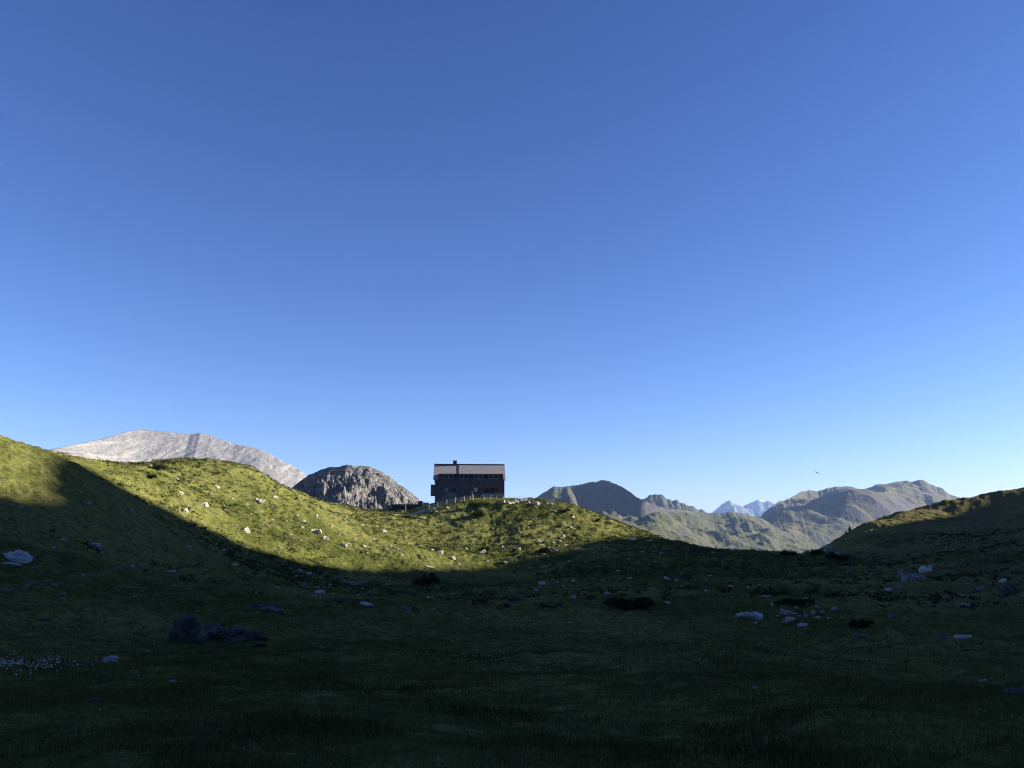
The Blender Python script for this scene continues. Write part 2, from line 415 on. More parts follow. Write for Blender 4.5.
mountain('distant_brown_mountain', [(720,548),(745,530),(765,512),(772,506),(780,501.5),(790,498),(797,493.8),(803,491),(808,490.3),(818,491.2),(826,488.5),(836,486.7),(848,486.2),
         (856,488),(865,489.2),(872,486.5),(880,484.2),(890,483),(900,481.5),(906,480.3),(912,482),(918,480),(925,481),(936,486.5),(943,489),(950,494),(958,497.5),(966,501.5),(985,512),(1020,535),(1080,560)],
         4600, 1700, 1800, -90, m_far, 40, 600, 'long brown and green mountain with a blue shaded cirque on the right', seed=57, jag=1.2, nu=620, nv=380, shape=1.0,
         Dcurve=[(720,3000),(745,3300),(770,3800),(806,4400),(905,4800),(985,4500),(1080,4300)], spurs=[(*at(890,4500),*at(872,3400),120,300),(*at(870,3600),*at(835,3150),110,260)], aniso=(.6, 1.4))

# ------------------------------------------------------------------ world, sun, camera
SKYG, SKYC = (1.6, 1.4, 1.18), (.86, .635, .82)      # camera white balance on the sky
w = bpy.data.worlds.new('World'); sc.world = w; w.use_nodes = True
nt = w.node_tree; nt.nodes.clear()
sky = nt.nodes.new('ShaderNodeTexSky'); sky.sky_type = 'NISHITA'; sky.sun_disc = False
sky.sun_elevation = SUN_EL; sky.sun_rotation = SUN_AZ
sky.altitude = 1800; sky.air_density = 1.0; sky.dust_density = 0.45; sky.ozone_density = 5.0
bg = nt.nodes.new('ShaderNodeBackground'); bg.inputs[1].default_value = 0.05
wo = nt.nodes.new('ShaderNodeOutputWorld'); sp = nt.nodes.new('ShaderNodeSeparateColor'); gm = nt.nodes.new('ShaderNodeCombineColor'); nt.links.new(sky.outputs[0], sp.inputs[0])
for i_, g_ in enumerate(SKYG):
    pw = nt.nodes.new('ShaderNodeMath'); pw.operation = 'POWER'; pw.inputs[1].default_value = g_
    nt.links.new(sp.outputs[i_], pw.inputs[0]); nt.links.new(pw.outputs[0], gm.inputs[i_])
ml = nt.nodes.new('ShaderNodeMix'); ml.data_type = 'RGBA'; ml.blend_type = 'MULTIPLY'; ml.inputs[0].default_value = 1; ml.inputs[7].default_value = (*SKYC, 1)
nt.links.new(gm.outputs[0], ml.inputs[6]); nt.links.new(ml.outputs[2], bg.inputs[0]); nt.links.new(bg.outputs[0], wo.inputs[0])
L = bpy.data.lights.new('sun', 'SUN'); L.energy = 5.0; L.angle = math.radians(.55); L.color = (1, .91, .76)
lo = bpy.data.objects.new('sun', L); COL.objects.link(lo)
sd = Vector((math.sin(SUN_AZ) * math.cos(SUN_EL), math.cos(SUN_AZ) * math.cos(SUN_EL), math.sin(SUN_EL)))
lo.rotation_euler = sd.to_track_quat('Z', 'Y').to_euler()
cam = bpy.data.cameras.new('camera'); co = bpy.data.objects.new('camera', cam); COL.objects.link(co); sc.camera = co
co.location = (0, 0, EYE); co.rotation_euler = (math.radians(90) + PITCH, 0, 0)
cam.sensor_width = 36; cam.lens = F / W * 36; cam.clip_end = 100000; cam.clip_start = .05
vs = sc.view_settings; vs.view_transform = 'Standard'; vs.look = 'None'; vs.exposure = 1.84; vs.gamma = 1; vs.use_curve_mapping = False
sc.render.engine = 'CYCLES'; sc.cycles.use_denoising = True; sc.cycles.pixel_filter_type = 'BLACKMAN_HARRIS'; sc.cycles.filter_width = 1.1; sc.cycles.max_bounces = 5; sc.cycles.volume_bounces = 0
sc.cycles.diffuse_bounces = 1
# ------------------------------------------------------------------ rocks
def rock_mesh(name, seed, flat=1.0, sub=4, rough=.20):
    r = random.Random(seed); bm = bmesh.new(); bmesh.ops.create_icosphere(bm, subdivisions=sub, radius=1)
    planes = []
    for i in range(r.randint(9, 14)):
        n = Vector((r.gauss(0, 1), r.gauss(0, 1), r.gauss(0, .8))).normalized(); planes.append((n, r.uniform(.42, .85)))
    off = Vector((seed * 3.1, seed * 1.7, 0))
    for v in bm.verts:
        p = v.co.copy()
        for n, d in planes:
            k = p.dot(n)
            if k > d: p -= n * (k - d) * .93
        p += p.normalized() * (rough * mnoise.fractal(p * 2.1 + off, .8, 2.1, 4) + .09 * mnoise.noise(p * 5 + off) + .05 * mnoise.noise(p * 11 + off))
        p.z *= flat
        v.co = p
    me = bpy.data.meshes.new(name); bm.to_mesh(me); bm.free()
    for p_ in me.polygons: p_.use_smooth = False
    return me
BASE = {}
for kind, mat in (('pale', M_PALE), ('warm', M_WARM), ('grey', M_GREY), ('dark', M_DARK)):
    BASE[kind] = []
    for k in range(6):
        me = rock_mesh('rock', 10 * k + len(kind), 1.0, 3 if k < 4 else 4); me.materials.append(mat); BASE[kind].append(me)

def crag_mesh(seed):
    r = random.Random(seed * 7 + 1); bm = bmesh.new()
    for k in range(5):
        me = rock_mesh('tmp', seed * 13 + k, 1.0, 3, .22); t = bmesh.new(); t.from_mesh(me); bpy.data.meshes.remove(me)
        sc3 = (r.uniform(.38, .6), r.uniform(.35, .6), r.uniform(.6, 1.05)); c = (-.52 + .26 * k + r.uniform(-.06, .06), r.uniform(-.15, .15), r.uniform(-.2, .0))
        a = r.uniform(-.5, .5); M = Matrix.Translation(c) @ Matrix.Rotation(a, 4, 'Y') @ Matrix.Diagonal((*sc3, 1)); t.transform(M)
        me = bpy.data.meshes.new('tmp'); t.to_mesh(me); t.free(); bm.from_mesh(me); bpy.data.meshes.remove(me)
    me = bpy.data.meshes.new('outcrop'); bm.to_mesh(me); bm.free()
    return me
CRAG = {}
for kind, mat in (('pale', M_PALE), ('warm', M_WARM), ('grey', M_GREY), ('dark', M_DARK)):
    CRAG[kind] = []
    for k in range(3):
        me = crag_mesh(k + 5 * len(kind)); me.materials.append(mat); CRAG[kind].append(me)

def R_(s): return [tuple(float(q) if i < 4 else q for i, q in enumerate(r.split())) for r in s.strip().split(';')]
rr = random.Random(12)
# each entry: px py width height kind ; regions share a label only for the small stones nothing tells apart
UNIQUE = [
 (14,552,29,15,'pale','boulder','big pale broken boulder low on the shaded left slope by the photo edge'),
 (10,563,18,3,'pale','stone','long thin pale slab just below the big pale boulder at the left edge'),
 (91,543,16,5,'pale','stone','low pale stone with a flat top alone on the upper left shaded slope'),
 (168,571,15,5,'pale','stone','smooth pale bluish slab lying tilted in the shade left of the big dark boulder'),
 (54,584,8,3,'pale','stone','bright thin stone above a dark hollow on the left slope below the footpath'),
 (108,658,16,7,'pale','stone','bright square stone in the meadow at the end of the white flower patch'),
 (172,681,8,2,'pale','stone','thin pale stone lying alone in the near meadow below the big dark boulder'),
 (94,699,13,4,'grey','stone','dull grey flat stone in the near grass below the white flower patch'),
 (42,618,13,5,'grey','stone','grey stone with pale top among small stones left of the big dark boulder'),
 (234,564,8,3,'pale','stone','narrow leaning pale stone just under the sunlight edge on the left slope'),
 (262,604,36,9,'dark','outcrop','long dark rock step in the shade right above the big dark boulder'),
 (270,607,30,8,'grey','outcrop','dark grey outcrop with pale chips beside the long dark rock step'),
 (258,643,18,8,'dark','boulder','small dark rounded boulder at the right foot of the big dark boulder'),
 (304,584,9,6,'grey','stone','grey block at the top of the stone trail below the sunlit slope'),
 (320,591,12,5,'pale','stone','pale slab at the lower end of the stone trail below the sunlit slope'),
 (276,587,10,2,'pale','stone','thin bright stone alone left of the stone trail'),
 (338,599,12,7,'dark','boulder','small dark boulder below the stone trail, left of the arched pale stone'),
 (367,603,15,4,'pale','stone','pale arched flat stone alone in the middle meadow grass'),
 (348,581,27,7,'grey','outcrop','low grey rock band in the shade just below the sunlit grass'),
 (393,589,26,7,'dark','outcrop','dark rock step with a pale top left of the round dark bush'),
 (405,607,13,7,'grey','boulder','bluish grey rounded boulder below the dark rock step'),
 (429,597,9,2,'pale','stone','thin slanting pale stone below the round dark bush'),
 (516,596,17,9,'dark','boulder','dark pointed boulder in the centre of the shaded hollow'),
 (510,604,9,3,'pale','stone','pale stone at the foot of the dark pointed boulder'),
 (608,592,9,4,'pale','stone','bright white stone beside the long dark heather mound'),
 (666,602,11,3,'pale','stone','bright flat stone right of the long dark heather mound'),
 (541,582,9,5,'pale','stone','pale block in the shade below the right end of the sunlit grass'),
 (627,559,10,3,'pale','stone','wide flat stone in the shade right of the sunlit grass'),
 (640,569,10,9,'dark','boulder','small dark boulder below the wide flat stone right of the sunlit grass'),
 (685,573,19,12,'dark','boulder','dark domed boulder alone on the right meadow'),
 (668,577,9,5,'pale','stone','pale stone touching the left side of the dark domed boulder'),
 (711,575,8,2,'pale','stone','thin pale stone in the grass right of the dark domed boulder'),
 (751,612,29,12,'pale','boulder','large pale bluish boulder in the right meadow next to the stone heap'),
 (863,634,16,8,'grey','boulder','grey boulder with a pale edge under a dark hollow in the right meadow'),
 (892,616,8,3,'grey','stone','grey stone between the stone heap and the white pointed stone'),
 (941,635,14,8,'grey','boulder','grey lumpy rock touching the white pointed stone on the right'),
 (960,636,24,6,'pale','boulder','bright white pointed stone low on the right slope'),
 (1017,689,20,10,'grey','boulder','grey boulder cut by the right photo edge in the near grass'),
 (984,680,12,4,'pale','stone','pale stone in the near grass left of the boulder at the right edge'),
 (915,573,22,15,'grey','outcrop','tall grey crag of the rock group on the dark right slope'),
 (926,566,11,12,'pale','outcrop','pale crag on the right side of the rock group on the dark right slope'),
 (902,571,7,9,'grey','boulder','narrow grey block on the left side of the rock group on the dark right slope'),
 (890,588,8,5,'pale','stone','pale rounded stone below the rock group on the dark right slope'),
 (900,586,12,4,'grey','stone','flat grey stone right beside the pale rounded stone on the right slope'),
 (832,545,14,10,'grey','outcrop','grey outcrop at the foot of the right hill near its lit crest'),
 (1014,586,24,16,'dark','outcrop','dark outcrop on the right slope cut by the photo edge'),
 (1004,579,7,6,'pale','stone','pale stone on top of the dark outcrop at the right edge'),
 (981,588,11,6,'grey','stone','grey stone left of the dark outcrop at the right edge'),
 (966,604,14,4,'grey','stone','flat grey slab low on the dark right slope'),
 (184,509,9,6,'warm','boulder','round warm lit boulder on the left sunlit slope'),
 (203,502,11,6,'warm','boulder','wider warm lit boulder up right of the round one on the sunlit slope'),
 (245,527,10,8,'warm','boulder','leaning slab lit on its right side just above the shadow edge'),
 (256,498,15,6,'warm','outcrop','reddish bare rock patch high on the sunlit hump'),
 (303,520,6,5,'pale','stone','bright stone at the top of the lit rock streak'),
 (313,529,16,7,'warm','outcrop','broken warm rock streak in the middle of the sunlit slope'),
 (324,536,9,6,'warm','outcrop','lower end of the broken warm rock streak on the sunlit slope'),
 (343,543,9,6,'warm','outcrop','lit rock rib low on the sunlit slope above the shaded rock band'),
 (383,530,7,3,'pale','stone','flat bright stone with a dark hole in the saddle below the shed'),
 (440,551,8,5,'warm','stone','lit stone at the right edge of the bright grass gully'),
 (429,566,12,3,'warm','stone','lit low stones just above the round dark bush'),
 (482,550,9,6,'grey','boulder','shaded grey rock among dark shrubs on the hut hill'),
 (503,546,8,9,'warm','boulder','tall lit boulder at the foot of the hut hill'),
 (505,561,10,4,'grey','stone','lower grey stone at the foot of the hut hill'),
 (453,556,7,6,'warm','stone','lit stone left of the shaded grey rock, low on the hut hill'),
 (504,500,3,6,'pale','boulder','narrow upright pale stone at the terrace corner'),
 (555,510,5,4,'pale','stone','white stone on the skyline right of the hut terrace'),
 (572,516,10,3,'warm','stone','flat reddish stone just below the skyline right of the hut'),
 (552,548,13,7,'grey','outcrop','rock step on the lit grass above the shadow edge on the right'),
 (422,517,8,3,'warm','outcrop','patch of bare pale rock below the path to the hut'),
 (185,634,26,22,'dark','boulder',None), ]
GROUPS = [
 ('small stones on the shaded left slope','small pale stone dotted on the shaded left slope', 'pale', """16 569 4 3;34 567 7 3;43 560 4 3;33 557 4 3;98 547 5 3;101 552 5 3;109 553 4 2;62 539 7 2;53 547 4 3;96 525 4 3;101 522 3 2;132 509 4 3;138 517 4 2;82 574 5 3;102 575 4 2;132 565 5 3;62 593 8 3;61 598 6 3;138 584 4 2;135 595 5 3;189 546 5 3;212 548 5 3;224 549 5 2;220 553 4 2;165 548 7 2;132 566 4 3;208 569 8 4;258 577 4 2;142 591 3 2;180 583 4 2;174 585 3 2;218 593 4 2;225 593 3 2;163 609 4 3;198 610 5 2;210 610 5 2;20 506 7 2;11 505 4 2;44 500 5 3;88 502 7 4;150 572 4 2;118 590 4 2"""),
 ('small stones around the big dark boulder','small pale stone in the grass near the big dark boulder', 'pale', """170 624 4 3;254 616 5 2;264 625 4 3;249 622 4 2;236 625 5 3;239 629 4 3;148 650 6 3;87 609 6 3;124 641 4 2;78 629 3 2;97 615 4 2;277 614 4 3;282 617 4 2;293 621 4 2;318 625 4 3;390 622 3 3;139 675 4 2;115 676 3 2;325 622 3 2;455 655 3 2"""),
 ('stones of the trail below the sunlit slope','small pale stone of the stone trail below the sunlit slope','pale', """282 564 5 2;290 567 5 2;300 570 7 3;309 572 6 4;320 577 5 5;318 586 5 3;312 581 4 3;315 595 6 2;320 596 3 3;332 593 5 2;296 575 4 2;330 584 4 2;363 588 5 2;369 591 5 3;358 594 4 2;432 608 8 3;386 583 4 3;299 566 4 2"""),
 ('small stones on the shaded right meadow','small pale stone scattered on the shaded right meadow','pale', """545 566 7 2;569 560 4 3;600 565 6 3;591 568 4 2;536 589 7 3;573 580 6 3;574 596 8 4;614 559 4 3;642 551 5 2;654 551 6 2;619 570 6 3;656 561 6 3;630 577 5 3;652 588 9 2;633 538 8 4;649 539 11 4;661 552 4 3;682 585 4 2;706 580 4 2;706 590 4 2;707 552 6 2;713 552 4 2;731 585 6 3;748 586 4 3;759 584 7 2;756 622 5 2;653 545 4 2;676 579 5 4;557 581 4 2;563 585 4 2;586 579 4 2;594 552 4 2;605 547 4 2;640 561 4 2;715 601 3 2;756 687 7 2;634 632 3 3;707 661 3 2"""),
 ('stones of the heap in the right meadow','stone of the pale stone heap in the right meadow','pale', """804 599 8 3;805 603 9 4;790 611 15 5;792 619 11 4;785 621 5 4;803 624 10 6;808 615 8 3;818 617 7 3;829 618 10 2;835 608 6 3;817 606 5 3;782 610 4 7;773 604 3 5;765 596 7 2;814 612 5 3;797 607 6 3;788 604 4 3;799 615 6 3;822 611 5 3;779 616 4 3"""),
 ('stones on the dark right slope','small dull stone on the dark right slope','grey', """851 557 5 6;864 550 7 3;873 547 4 3;868 546 4 4;881 560 8 3;872 573 5 3;849 570 5 4;934 564 4 3;914 579 6 3;921 617 4 2;926 634 3 3;963 594 8 5;953 604 6 3;945 606 4 2;1009 635 9 3;1016 629 4 2;994 632 4 2;968 649 9 3;995 652 7 3;896 636 6 3;960 675 6 3;858 583 5 2;990 583 6 3;1021 596 6 4;921 560 5 3;896 561 5 3;910 609 4 2;984 643 4 2;844 548 5 4;838 552 5 4"""),
 ('lit stones on the sunlit left hump','small warm lit stone on the sunlit left hump','warm', """177 478 4 3;215 486 9 4;180 491 6 4;204 523 4 3;192 520 4 2;211 493 4 3;250 513 4 3;235 525 4 3;275 496 6 4;268 525 4 3;272 519 4 2;260 510 5 3;279 546 6 4;187 505 6 2;232 498 4 2;169 486 4 2;225 509 3 2;198 530 4 2;290 533 4 3;297 515 4 2;246 504 4 2;262 524 4 2;286 520 4 2;300 540 4 2"""),
 ('lit stones in the saddle left of the hut','small lit stone in the sunlit saddle left of the hut','warm', """345 516 4 4;343 519 5 3;404 537 5 3;432 549 5 2;364 545 5 4;396 548 6 3;401 554 4 3;355 538 4 3;349 543 5 3;316 515 4 3;331 525 4 3;338 533 4 3;373 538 4 2;390 545 4 3;367 552 5 3;380 558 4 2;412 563 4 2;385 515 4 2;362 524 4 2;333 517 4 2;301 526 5 3;458 563 4 3;472 549 4 3"""),
 ('lit stones along the right terrace edge','warm lit stone along the edge of the terrace right of the hut','warm', """509 501 7 6;516 500.5 5 4;522 500 6 4;529 500.5 5 4;537 501.5 8 6;541 503 4 3;547 502.5 5 3;552 503 4 3"""),
 ('lit stones on the hut hill','small lit stone on the grassy hill below the hut','warm', """513 502 6 3;525 499 6 2;534 502 7 4;511 559 5 3;540 541 4 2;520 532 3 2;543 553 6 3;542 545 5 3;509 542 3 2;563 535 5 3;538 540 4 3;553 542 5 3;559 545 5 3;565 544 5 3;560 540 4 2;545 541 4 3;447 507 4 2;461 500 4 2;436 511 4 3;487 560 4 2;530 521 4 2;570 526 4 3;576 523 4 2;515 521 3 2;519 548 4 2;548 556 4 2;466 548 4 2"""),
]
allp = [(u[0], u[1] + u[3] / 2) for u in UNIQUE]
gl = []
for g, lab, kind, s in GROUPS:
    for q in s.split(';'):
        a = [float(x) for x in q.split()]; gl.append((g, lab, kind, a)); allp.append((a[0], a[1] + a[3] / 2))
allp = np.array(allp); pos = hit(allp[:, 0], allp[:, 1])

def put_rock(name, kind, p, wpx, hpx, idx, sink=.25):
    d = math.hypot(p[0], p[1]); s = d / F
    o = bpy.data.objects.new(name, CRAG[kind][idx % 3] if (name == 'outcrop' or wpx > 21 or (name == 'boulder' and idx % 2)) else BASE[kind][idx % 6]); COL.objects.link(o)
    hw = max(.5 * wpx * s * 1.0, .05); hh = max(hpx * s * .50, .03)
    o.scale = (hw, hw * rr.uniform(.7, 1.0), hh)
    o.rotation_euler = (rr.uniform(-.15, .15), rr.uniform(-.18, .18), rr.uniform(-.35, .35) + rr.choice((0, math.pi)))
    o.location = (p[0], p[1] + hw * .3, p[2] + hh * .22)
    return o
for i, u in enumerate(UNIQUE):
    if u[6] is None: continue
    o = put_rock(u[5], u[4], pos[i], u[2], u[3], rr.randint(0, 5))
    tag(o, u[6], u[5])
for i, (g, lab, kind, a) in enumerate(gl):
    p = pos[len(UNIQUE) + i]
    o = put_rock('stone', kind, p, a[2] * (1.3 if 'heap' in g else 1) * rr.uniform(.75, 1.1) * (1.15 if kind == 'warm' else 1), a[3] * (1.6 if 'heap' in g else 1.1) * rr.uniform(.6, .95) * (1.2 if kind == 'warm' else 1), rr.randint(0, 3)); tag(o, lab, 'stone', g)

# the big dark boulder: a long broken block with a peak at its left end
def big_boulder():
    p = pos[len(UNIQUE) - 1]; d = math.hypot(p[0], p[1]); s = d / F
    bm = bmesh.new()
    for (cx, cz, rx, rz, sd) in ((-4, 5, 15, 17, 1), (14, 2, 20, 11, 2), (36, 0, 19, 10, 3), (55, -1, 13, 9, 5), (-14, -2, 9, 8, 4)):
        t = bmesh.new(); bmesh.ops.create_icosphere(t, subdivisions=5, radius=1)
        r = random.Random(sd); pl = [(Vector((r.gauss(0, 1), r.gauss(0, 1), r.gauss(0, 1))).normalized(), r.uniform(.5, .88)) for _ in range(14)]
        for v in t.verts:
            q = v.co.copy()
            for n, dd in pl:
                k = q.dot(n)
                if k > dd: q -= n * (k - dd) * .92
            q += q.normalized() * (.22 * mnoise.fractal(q * 1.8 + Vector((sd * 4, 0, 0)), .8, 2.1, 5))
            v.co = Vector((cx * s + q.x * rx * s, q.y * rx * s * .8 + abs(cx) * s * .2, cz * s + q.z * rz * s))
        me = bpy.data.meshes.new('t'); t.to_mesh(me); t.free(); bm.from_mesh(me); bpy.data.meshes.remove(me)
    me = bpy.data.meshes.new('boulder'); bm.to_mesh(me); bm.free(); me.materials.append(M_DARK)
    o = link('boulder', me); o.location = (p[0], p[1] + .6, p[2] + .15)
    tag(o, 'big long dark boulder with a raised left end in the near shaded meadow', 'boulder')
big_boulder()

# ------------------------------------------------------------------ plants
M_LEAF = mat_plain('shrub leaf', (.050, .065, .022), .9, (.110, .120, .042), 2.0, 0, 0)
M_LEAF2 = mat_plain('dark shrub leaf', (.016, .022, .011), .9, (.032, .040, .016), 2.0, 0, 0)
M_STEM = mat_plain('shrub stem', (.06, .045, .03), .95)
def leaf_cloud(cent, rad, n, size, seed):
    """n small random quads inside ellipsoids; cent (k,3), rad (k,3)"""
    g = np.random.default_rng(seed); k = len(cent); idx = g.integers(0, k, n)
    d = g.normal(size=(n, 3)); d /= np.linalg.norm(d, axis=1)[:, None]; d[:, 2] = np.abs(d[:, 2]) * 1.0 - .1
    c = cent[idx] + d * rad[idx] * (g.random(n) ** .35)[:, None]
    a = g.normal(size=(n, 3)); a /= np.linalg.norm(a, axis=1)[:, None]
    b = np.cross(a, g.normal(size=(n, 3))); b /= np.linalg.norm(b, axis=1)[:, None]
    sz = size * g.uniform(.6, 1.3, n)
    sz = sz[:, None] if np.ndim(sz) == 1 else sz
    v = np.stack([c - a * sz, c - b * sz * .55, c + a * sz, c + b * sz * .55], 1).reshape(-1, 3)
    return v, np.arange(n * 4).reshape(-1, 4)

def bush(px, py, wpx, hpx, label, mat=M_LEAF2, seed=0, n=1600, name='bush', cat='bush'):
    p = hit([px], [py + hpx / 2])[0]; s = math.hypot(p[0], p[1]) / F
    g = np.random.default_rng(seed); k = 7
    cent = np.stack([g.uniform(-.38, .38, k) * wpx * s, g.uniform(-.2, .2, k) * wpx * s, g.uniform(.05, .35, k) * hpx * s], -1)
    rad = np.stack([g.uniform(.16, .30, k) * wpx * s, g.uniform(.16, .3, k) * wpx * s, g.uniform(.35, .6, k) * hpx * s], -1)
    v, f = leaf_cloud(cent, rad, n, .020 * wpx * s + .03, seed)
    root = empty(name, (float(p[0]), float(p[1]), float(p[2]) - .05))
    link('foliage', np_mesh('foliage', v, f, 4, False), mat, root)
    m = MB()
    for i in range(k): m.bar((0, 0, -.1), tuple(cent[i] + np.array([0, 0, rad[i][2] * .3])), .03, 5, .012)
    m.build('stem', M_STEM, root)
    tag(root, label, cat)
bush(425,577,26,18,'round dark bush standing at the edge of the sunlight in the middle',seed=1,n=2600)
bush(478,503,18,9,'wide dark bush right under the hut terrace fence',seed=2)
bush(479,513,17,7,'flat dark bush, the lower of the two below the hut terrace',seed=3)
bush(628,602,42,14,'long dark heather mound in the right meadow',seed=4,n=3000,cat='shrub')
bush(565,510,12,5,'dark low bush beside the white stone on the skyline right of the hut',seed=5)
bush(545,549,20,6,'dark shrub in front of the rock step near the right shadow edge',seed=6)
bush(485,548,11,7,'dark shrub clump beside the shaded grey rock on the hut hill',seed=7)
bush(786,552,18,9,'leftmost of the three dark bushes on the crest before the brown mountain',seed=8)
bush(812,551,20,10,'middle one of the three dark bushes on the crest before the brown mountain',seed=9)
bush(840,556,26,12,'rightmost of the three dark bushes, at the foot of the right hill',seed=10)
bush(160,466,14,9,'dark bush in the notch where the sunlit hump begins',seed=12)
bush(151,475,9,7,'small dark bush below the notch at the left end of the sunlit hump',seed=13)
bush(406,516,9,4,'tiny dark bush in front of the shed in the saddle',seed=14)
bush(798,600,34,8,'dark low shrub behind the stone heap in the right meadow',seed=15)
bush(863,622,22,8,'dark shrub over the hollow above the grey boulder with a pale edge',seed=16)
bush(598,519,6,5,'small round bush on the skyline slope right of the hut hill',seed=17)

# small conifer on the crest of the right hill
def small_tree(px, py, h, label, seed):
    p = hit([px], [py])[0]; g = np.random.default_rng(seed)
    root = empty('mountain_pine', tuple(float(q) for q in p))
    MB().bar((0, 0, -.2), (0, 0, h * .95), .09, 7, .02).build('trunk', M_STEM, root)
    k = 16; t = np.linspace(.15, .97, k)
    cent = np.stack([g.normal(0, .10, k) * h * (1.1 - t), g.normal(0, .10, k) * h * (1.1 - t), t * h], -1)
    rad = np.stack([(1.08 - t) * h * .30, (1.08 - t) * h * .30, np.full(k, h * .07)], -1) * g.uniform(.7, 1.2, (k, 1))
    v, f = leaf_cloud(cent, rad, 1500, .10, seed)
    link('crown', np_mesh('crown', v, f, 4, False), M_LEAF2, root); tag(root, label, 'tree')
small_tree(850, 529, 1.6, 'small dark pine standing on the crest of the right hill', 3)
small_tree(846, 532, .8, 'stunted pine at the left foot of the small dark pine on the crest', 4)

# dwarf shrubs over the slopes: far too many to count
def dwarf_shrubs(name, label, n, xr, yr, thr, leaves, size, mat, seed, r0=.2, r1=.55):
    g = np.random.default_rng(seed)
    x = g.uniform(*xr, n); y = g.uniform(*yr, n)
    smooth = sstep(22, 6, np.abs(x + 13 + (y - 130) * .30)) * sstep(112, 125, y) * sstep(175, 150, y)     # the grassy gully stays bare
    smooth = np.maximum(smooth, sstep(-34, -44, x) * sstep(112, 98, y) * .5)
    m = (np.abs(x) < y * .68 + 3) & (.7 * fbm(x / 1.7, y / 2.6, 3, seed) + .5 * fbm(x / 22, y / 22, 2, seed + 1) - smooth * .8 > thr) & (hut_pad(x, y) < .02) & ~((x > 84) & (y > 205))
    x, y = x[m], y[m]; z = ground_z(x, y)
    r = g.uniform(r0, r1, len(x))
    cent = np.stack([x, y, z], -1); rad = np.stack([r, r, r * 1.0], -1)
    v, f = leaf_cloud(cent, rad, len(x) * leaves, size, seed)
    tag(link(name, np_mesh(name, v, f, 4, False), mat), label, 'shrubs', kind='stuff')
dwarf_shrubs('dwarf_shrubs', 'low green alpine shrubs growing thickly over the sunlit slopes', 120000, (-75, 75), (98, 235), .04, 7, .11, M_LEAF, 5, .18, .5)
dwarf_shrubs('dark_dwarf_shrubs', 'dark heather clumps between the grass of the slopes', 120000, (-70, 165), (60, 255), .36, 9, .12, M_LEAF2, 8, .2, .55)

M_GRASS = mat_plain('grass blades', (.036, .043, .011), .8, (.098, .092, .028), .22, 0, 0)
M_DRY = mat_plain('dry grass stalks', (.10, .09, .04), .8, (.06, .055, .025), .5, 0, 0)
def grass(name, label, n, r0, r1, h0, h1, wd, mat, seed, pw=1.0):
    g = np.random.default_rng(seed); a = g.uniform(-.60, .60, n); r = r0 * (r1 / r0) ** (g.random(n) ** pw)
    x = r * np.sin(a) + g.normal(0, .03, n); y = r * np.cos(a)
    keep = fbm(x / 2.2, y / 2.2, 3, seed) > g.uniform(-.7, .5, n); x, y, r = x[keep], y[keep], r[keep]; n = len(x)
    z = ground_z(x, y) - .01
    h = g.uniform(h0, h1, n) * np.clip(1 + .9 * fbm(x / 1.6, y / 1.6, 3, seed + 3), .35, 2.2); wdt = wd * (1 + r / 14) * .5
    t = g.uniform(0, 2 * math.pi, n); lean = g.normal(0, .35, (n, 2)) + np.array([.12, 0])
    b = np.stack([x, y, z], -1); sx = np.stack([np.cos(t), np.sin(t) * .4, np.zeros(n)], -1) * wdt[:, None]
    mid = b + np.stack([lean[:, 0] * h * .3, lean[:, 1] * h * .3, h * .6], -1); top = b + np.stack([lean[:, 0] * h, lean[:, 1] * h, h * .95], -1)
    v = np.stack([b - sx, b + sx, mid + sx * .7, top, mid - sx * .7], 1).reshape(-1, 3)
    i = np.arange(n)[:, None] * 5
    f = np.concatenate([i + np.array([[0, 1, 2]]), i + np.array([[0, 2, 4]]), i + np.array([[4, 2, 3]])], 0)
    tag(link(name, np_mesh(name, v, f, 3, False), mat), label, 'grass', kind='stuff')
grass('grass', 'short green grass of the shaded meadow', 210000, 4.0, 75, .04, .13, .006, M_GRASS, 2, .9)
grass('dry_grass', 'thin dry grass stalks standing above the near meadow', 9000, 4.5, 45, .18, .38, .0035, M_DRY, 3, .9)

# white flower heads on the left of the meadow
M_WHITE = mat_plain('white flowers', (.6, .6, .62), .9)
def flowers():
    g = np.random.default_rng(5); px = np.abs(g.normal(0, 48, 120)) - 6; py = 672 + g.normal(0, 4.5, 120) - np.where(px > 60, 3, 0)
    
    p = hit(px, py, n=500); V = []; Fc = []
    for i, q in enumerate(p):
        for k in range(2):
            c = q + np.array([g.normal(0, .05), g.normal(0, .05), g.uniform(.14, .26)]); s = g.uniform(.005, .022)
            o = len(V); V += [c + np.array(d) * s for d in ((1,0,0),(0,1,0),(-1,0,0),(0,-1,0),(0,0,1),(0,0,-1))]
            Fc += [(o+a, o+b, o+c2) for a, b, c2 in ((0,1,4),(1,2,4),(2,3,4),(3,0,4),(1,0,5),(2,1,5),(3,2,5),(0,3,5))]
    tag(link('white_flowers', np_mesh('white_flowers', np.array(V), np.array(Fc), 3, False), M_WHITE), 'patch of small white flower heads in the shaded meadow at the left edge', 'flowers', kind='stuff')
flowers()

